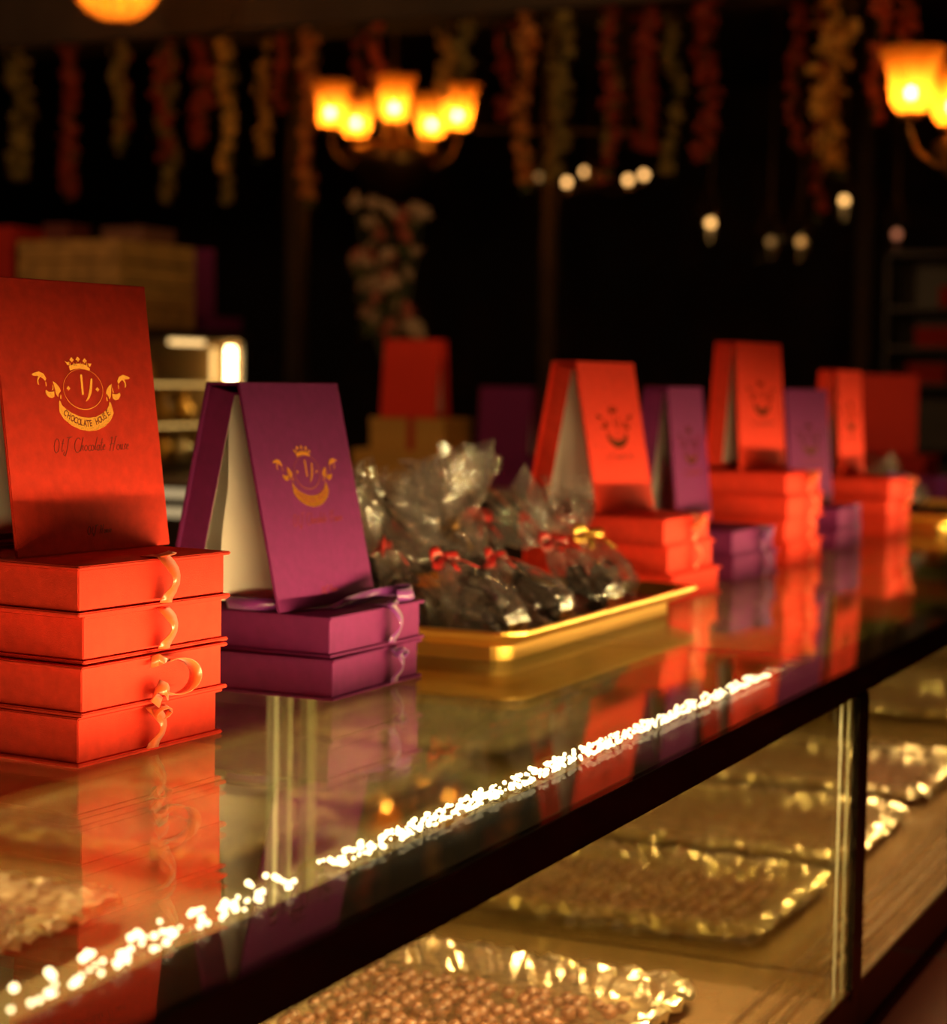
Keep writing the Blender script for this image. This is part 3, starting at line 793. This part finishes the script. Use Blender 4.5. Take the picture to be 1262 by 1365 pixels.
# flowers in a vase behind the gold boxes
def blossom(mb, c, r, rn, petals=5):
    M = Matrix.Translation(c) @ Euler((rn.uniform(-1.4, 1.4), rn.uniform(-1.4, 1.4), rn.uniform(0, 6.3))).to_matrix().to_4x4()
    vs = [(0, 0, 0)]; fs = []
    for k in range(petals):
        a = 2*math.pi*k/petals
        o = len(vs)
        vs += [(r*.55*math.cos(a-.5), r*.55*math.sin(a-.5), r*.25), (r*math.cos(a), r*math.sin(a), r*.40), (r*.55*math.cos(a+.5), r*.55*math.sin(a+.5), r*.25)]
        fs.append((0, o, o+1, o+2))
    mb.add(vs, fs, M)
def bouquet():
    rn = random.Random(5)
    t = thing('flower_vase', 'vase of pale and pink flowers hanging dim under the five-lamp chandelier', 'flowers', (8.78, 4.585, ZT))
    MB().lathe([(.05, 0), (.09, .02), (.10, .15), (.07, .30), (.05, .40), (.065, .45)], 20).build('vase', BRASS, t, smooth=True)
    st = MB()
    f1 = MB(); f2 = MB(); lf = MB()
    for i in range(46):
        a = rn.uniform(0, 6.28); zz = rn.uniform(.72, 1.38); rr = rn.uniform(.03, .22)*(.45+.55*min(1, (zz-.62)/.45))
        c = Vector((rr*math.cos(a), rr*math.sin(a), zz))
        st.tube([(0, 0, .35), (c.x*.4, c.y*.4, .5+.3*(zz-.5)), c], .004, 5)
        m = f1 if rn.random() < .65 else f2
        for k in range(3): blossom(m, c+Vector((rn.uniform(-.02, .02), rn.uniform(-.02, .02), rn.uniform(-.02, .02))), rn.uniform(.035, .055), rn, 6)
        if i % 2 == 0: blossom(lf, c-Vector((0, 0, .07)), .05, rn, 3)
    st.build('stems', STEMM, t)
    f1.build('cream_blossoms', PET['c'], t); f2.build('pink_blossoms', pbr('pink_petals', (.55, .14, .10), .6, trans=.3), t); lf.build('leaves', LEAF, t)
bouquet()

# ------------------------------------------------------------------ chandeliers and lamps
def chandelier(label, loc, rz, rod, name='chandelier', r=.37, group=None):
    t = thing(name, label, 'chandelier', loc, rz, group)
    MB().lathe([(.001, -.46), (.05, -.445), (.14, -.39), (.235, -.29), (.27, -.19), (.24, -.175), (.06, -.13), (.045, -.02), (.06, .04), (.03, .10), (.012, .16)], 24).build('hub', BRASS, t, smooth=True)
    MB().tube([(0, 0, .14), (0, 0, rod)], .012, 8).build('rod', BRASS, t)
    MB().lathe([(.09, rod), (.08, rod-.03), (.02, rod-.06)], 16).build('ceiling_rose', BRASS, t, smooth=True)
    for k in range(5):
        a = 2*math.pi*k/5
        M = Matrix.Rotation(a, 4, 'Z')
        arm = MB().tube([(.10, 0, -.20), (.17, 0, -.27), (.26, 0, -.28), (.34, 0, -.23), (r, 0, -.15), (r, 0, -.09)], .011, 8, M).build('arm', BRASS, t, smooth=True)
        Mt = M @ Matrix.Translation((r, 0, 0))
        MB().lathe([(.012, -.11), (.045, -.10), (.05, -.085), (.02, -.07)], 16, Mt).build('cup', BRASS, arm, smooth=True)
        MB().lathe([(.030, -.082), (.060, -.070), (.078, -.03), (.084, .03), (.094, .09), (.120, .15), (.130, .165)], 30, Mt,
                   lambda i, q: 1+(.05+.03*i/6)*math.cos(q*6)).build('tulip_shade', AMBER, arm, smooth=True)
        MB().sphere((0, 0, -.005), .022, 12, 8, 1.15, Mt).build('bulb', BULB, arm, smooth=True)
    return t
ROD = (ZC-ZT-2.155)/1.127
ch = chandelier('chandelier with five glowing tulip shades, centre left above the flowers', (11.116, 5.827, ZT+2.155), math.atan2(-5.827, -11.116), ROD)
ch.scale = (1.127,)*3
ch2 = dup(ch, (7.835, 1.435, ZT+1.64), math.atan2(.334, -.165), 'chandelier cut by the right edge, one tulip shade fully in view', scale=1.0)
for c in ch2.children:            # it hangs lower, on a longer rod
    nm = c.name.split('.')[0]
    if nm == 'rod': c.scale.z = (ZC-ZT-1.64)/ROD
    if nm == 'ceiling_rose': c.location.z = (ZC-ZT-1.64)-ROD

def pendant(loc):
    t = thing('pendant_lamp', 'round ribbed glass pendant lamp glowing at the top left', 'lamp', loc)
    prof = [(.001, -.205), (.06, -.198), (.12, -.165), (.175, -.11), (.204, -.03), (.20, .05), (.15, .13), (.07, .175)]
    MB().lathe(prof, 96, None, lambda i, a: 1+.05*math.cos(16*a)).build('glass_bowl', AMBER, t, smooth=True)
    m = MB()
    for k in range(12):
        M = Matrix.Rotation(2*math.pi*k/12, 4, 'Z')
        m.tube([(rr*1.06+.003, 0, z) for rr, z in prof], .0075, 6, M)
    m.build('wire_rib', BRASS, t)
    for k in range(3):
        a = 2*math.pi*k/3
        MB().sphere((.07*math.cos(a), .07*math.sin(a), -.01), .03, 10, 8).build('bulb', emit('pendant_bulb', (1, .62, .22), 75), t, smooth=True)
    MB().tube([(0, 0, .17), (0, 0, ZC-ZT-2.455)], .010, 8).build('rod', BRASS, t)
pendant((8.2, 5.865, ZT+2.455))

def far_chandelier():
    t = thing('chandelier', 'small far chandelier of five tiny lights, behind the middle garlands', 'chandelier', (15.93, 6.42, ZT+2.262))
    MB().lathe([(.001, -.12), (.06, -.08), (.05, .1), (.02, .2)], 14).build('hub', BRASS, t, smooth=True)
    MB().tube([(0, 0, .2), (0, 0, ZC-ZT-2.262)], .01, 6).build('rod', BRASS, t)
    for (x, y, z) in ((15.746, 6.833, 2.263), (15.846, 6.614, 2.221), (15.92, 6.471, 2.314), (16.074, 6.133, 2.249), (16.135, 6.012, 2.296)):
        p = Vector((x-15.93, y-6.42, z-2.262))
        arm = MB().tube([(0, 0, -.05), (p.x*.5, p.y*.5, -.13), (p.x, p.y, p.z-.06), (p.x, p.y, p.z-.03)], .008, 6).build('arm', BRASS, t)
        MB().sphere(p, .034, 10, 8).build('bulb', FARBULB if abs(x-15.746) > .001 else DIMBULB, arm, smooth=True)
far_chandelier()
def lantern(label, loc, mat, rod):
    t = thing('hanging_lantern', label, 'lamp', loc, 0, 'small hanging lamps far at the back')
    MB().lathe([(.02, -.16), (.07, -.15), (.085, -.05), (.09, .06)], 18).build('glass_cup', GLASSE, t, smooth=True)
    MB().sphere((0, 0, 0), .030, 10, 8).build('bulb', mat, t, smooth=True)
    m = MB()
    for k in range(3):
        a = 2*math.pi*k/3; m.tube([(.09*math.cos(a), .09*math.sin(a), .06), (0, 0, .30)], .003, 5)
    m.tube([(0, 0, .30), (0, 0, rod)], .004, 5)
    m.build('hanger', BRASS, t)
for lb, p, mt in (('tiny bright hanging lamp far back, right of centre', (13.472, 4.506, 1.645), FARBULB),
                  ('tiny bright hanging lamp just left of the right-hand post', (13.887, 3.652, 1.82), FARBULB),
                  ('tiny amber hanging lamp lowest of the pair beside the right-hand post', (13.738, 3.92, 1.522), emit('amber_bulb', (1, .46, .12), 1.0)),
                  ('tiny pinkish hanging lamp right of the right-hand post', (14.033, 3.303, 1.586), PINKBULB),
                  ('faintest hanging lamp, left of the tiny amber one', (13.67, 4.12, 1.519), DIMBULB)):
    lantern(lb, (p[0], p[1], ZT+p[2]), mt, ZC-ZT-p[2])

# curtain rail far behind
t = thing('curtain_rail', 'thin brass rail running level behind the garlands, right of the chandelier', 'rail', (13.2, 5.63, ZT+2.31))
MB().tube([(-.23, .50, 0), (.25, -.52, 0)], .020, 8).build('rail_bar', BRASS, t)
for q in ((-.21, .46), (.23, -.48)):
    MB().tube([(q[0], q[1], 0), (q[0], q[1], ZC-ZT-2.31)], .006, 6).build('drop_rod', BRASS, t)

# dim shelf unit far right
t = thing('shelf_unit', 'dim dark shelf unit at the far right', 'shelf', (12.9, 1.2, 0))
MB().box(.35, .38, 0, 1.9, 0, 2.1).build('back_panel', DKWOOD, t)
for z in (.3, .8, 1.22, 1.46, 1.72, 2.08): MB().box(0, .35, 0, 1.9, z, z+.025).build('shelf_board', DKWOOD, t)
for y in (0, 1.88): MB().box(0, .35, y, y+.02, 0, 2.1).build('side_panel', DKWOOD, t)
for i, (y, z) in enumerate(((1.50, 1.246), (1.05, 1.246), (1.45, 1.486), (.95, 1.486), (1.30, 1.746))):
    lb = ['left on the lower', 'right on the lower', 'left on the middle', 'right on the middle', 'alone on the upper'][i]
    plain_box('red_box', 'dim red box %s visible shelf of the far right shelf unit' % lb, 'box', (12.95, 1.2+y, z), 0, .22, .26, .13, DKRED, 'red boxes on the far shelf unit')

# ------------------------------------------------------------------ flower garlands
G = [(7.11, 1.59, .072, 'o'), (6.90, 1.49, .034, 'r'), (6.77, 1.54, .046, 'r'), (6.53, 1.79, .037, 'r'), (6.43, 1.70, .041, 'o'), (6.23, 1.46, .053, 'o'), (6.14, 1.66, .053, 'r'), (6.04, 1.76, .032, 'r'),
     (5.89, 1.77, .044, 'r'), (5.84, 1.44, .036, 'o'), (5.75, 1.59, .036, 'y'), (5.62, 1.70, .044, 'y'), (5.42, 1.89, .039, 'r'), (5.34, 1.58, .035, 'r'), (5.23, 1.45, .055, 'a'), (5.03, 1.95, .035, 'r'),
     (4.84, 1.99, .050, 's'), (4.53, 1.94, .046, 'y'), (4.34, 1.95, .041, 'o'), (4.18, 1.81, .049, 'r'), (4.01, 1.47, .052, 'a'), (3.89, 1.49, .063, 'o'), (3.80, 1.64, .033, 'o'), (3.61, 1.63, .029, 'o'),
     (3.55, 1.48, .040, 'r'), (3.43, 1.66, .062, 'r'), (3.36, 1.62, .043, 'r'), (3.28, 1.50, .040, 'o'), (3.06, 1.57, .061, 'r'), (2.67, 1.61, .035, 'r'), (2.45, 1.51, .104, 'y'), (2.54, 1.33, .031, 'r'),
     (2.24, 1.70, .041, 's'), (2.16, 1.75, .044, 's')]
CN = {'r': 'red', 's': 'bright orange-red', 'a': 'orange', 'y': 'yellow', 'o': 'olive-gold'}
WHERE = ['at the left edge', 'thin, second from the left edge', 'third from the left edge', 'short, below the pendant lamp', 'beside the short red one below the pendant lamp', 'long, right of the pendant lamp', 'thick, sixth gap from the left', 'short thin, right of the pendant lamp',
         'left of the olive pair', 'long thin tail at left of centre', 'thin, beside the brighter yellow strand', 'forked and bright, left of the chandelier', 'short, first of the cluster by the chandelier', 'thin, tucked beside the long orange one', 'long, at the left of the chandelier lamps', 'short thin, above the left chandelier lamp',
         'twisted, above the top chandelier lamp', 'bright beaded, above the right chandelier lamps', 'thin, above the rightmost chandelier lamp', 'broad, right of the chandelier', 'long and bright, right of the chandelier', 'widest of the middle cluster', 'thin, right side of the middle cluster', 'thin dim, above the far chandelier',
         'dim and long, above the far chandelier', 'broad, above the right far lights', 'beside the broad one over the far lights', 'long, right end of the far-chandelier group', 'alone, right of the far chandelier', 'thin and alone, left of the broad yellow one', 'broadest and brightest yellow of all', 'thin tail under the broad yellow one',
         'left strand by the right chandelier', 'right strand by the right chandelier']
for i, (y, zb, hw, k) in enumerate(G):
    rn = random.Random(100+i)
    x = 9.03 if i % 2 == 0 else 9.20
    top = 2.3195
    length = top - zb
    t = thing('hanging_flower_garland', '%s flower garland hanging from the beam, %s' % (CN[k], WHERE[i]), 'garland', (x, y, ZT+top), 0, 'flower garlands hanging from the beam')
    m = MB(); lf = MB(); w = MB()
    n = int(length/.016 * max(1, hw/.030))
    ph = rn.uniform(0, 6)
    pts = []
    for j in range(9):
        s = j/8; pts.append((0.01*math.sin(3*s+ph), .012*math.sin(5*s+ph)*s, -s*length))
    w.tube(pts, .003, 5)
    for j in range(n):
        s = rn.random()
        wob = .018*math.sin(8*s+ph)
        gap = .55+.45*math.sin(s*length*34+ph)
        a = rn.uniform(0, 6.28); rr = 1.2*hw*math.sqrt(rn.random())*(.5+.5*gap)*(1-.35*s)
        c = Vector((rr*math.cos(a), wob+rr*math.sin(a), -s*length))
        blossom(m, c, rn.uniform(.026, .044), rn, 5)
        if rn.random() < .10: blossom(lf, c*1.05, .035, rn, 3)
    w.build('garland_string', STEMM, t)
    m.build('blossoms', PET[k], t)
    lf.build('leaves', LEAF, t)

# ------------------------------------------------------------------ light, camera
w = bpy.data.worlds.new('World'); sc.world = w; w.use_nodes = True
bg = w.node_tree.nodes['Background']; bg.inputs[0].default_value = (1, .6, .35, 1); bg.inputs[1].default_value = .01

def lamp(name, loc, power, radius, col=(1, .62, .28)):
    l = bpy.data.lights.new(name, 'POINT'); l.energy = power; l.shadow_soft_size = radius; l.color = col
    o = bpy.data.objects.new(name, l); COL.objects.link(o); o.location = loc
    return o
lamp('room_lamp', (3.2, 6.0, 3.35), 170, .25, (1, .52, .20))
lamp('garland_fill', (7.0, 3.0, ZT+2.75), 32, .1, (1, .55, .2))  # added out of frame to brighten the garlands
lamp('garland_fill', (7.2, 6.6, ZT+2.85), 6, .1, (1, .5, .18))  # weaker added light for the garlands on the left
lamp('aisle_fill', (3.0, -.9, 3.3), 16, .2, (1, .55, .25))  # added overhead to lift the aisle floor and the lids
lamp('unseen_crest_lamp', (5.98, -.56, ZT+1.29), 7, .4, (1, .5, .16))  # added off-frame so the purple lid's gold crest shines
lamp('unseen_crest_lamp', (4.66, -1.40, ZT+1.23), 14, .45, (1, .58, .22))  # out of frame, set where the nearest crest mirrors it
cam = bpy.data.cameras.new('camera'); co = bpy.data.objects.new('camera', cam); COL.objects.link(co)
cam.sensor_fit = 'HORIZONTAL'; cam.sensor_width = 36; cam.lens = 2618/1262*36
Mx = Matrix(((0.42658785, 0.05398587, -0.9028335), (-0.90431391, 0.04252699, -0.4247444), (0.01546459, 0.9976357, 0.06696167))).to_4x4()
Mx.translation = (0, 0, ZT+.5)
co.matrix_world = Mx
cam.clip_start = .05; cam.clip_end = 60
cam.dof.use_dof = True; cam.dof.focus_distance = 2.6; cam.dof.aperture_fstop = 3.2
sc.camera = co
cy = sc.cycles
cy.max_bounces = 14; cy.transparent_max_bounces = 40; cy.transmission_bounces = 8; cy.glossy_bounces = 6; cy.diffuse_bounces = 3
cy.sample_clamp_indirect = 4; cy.sample_clamp_direct = 0
cy.caustics_reflective = True; cy.blur_glossy = .5
cy.use_denoising = True
vs = sc.view_settings
vs.view_transform = 'Standard'; vs.look = 'None'; vs.exposure = 0; vs.gamma = 1; vs.use_curve_mapping = False
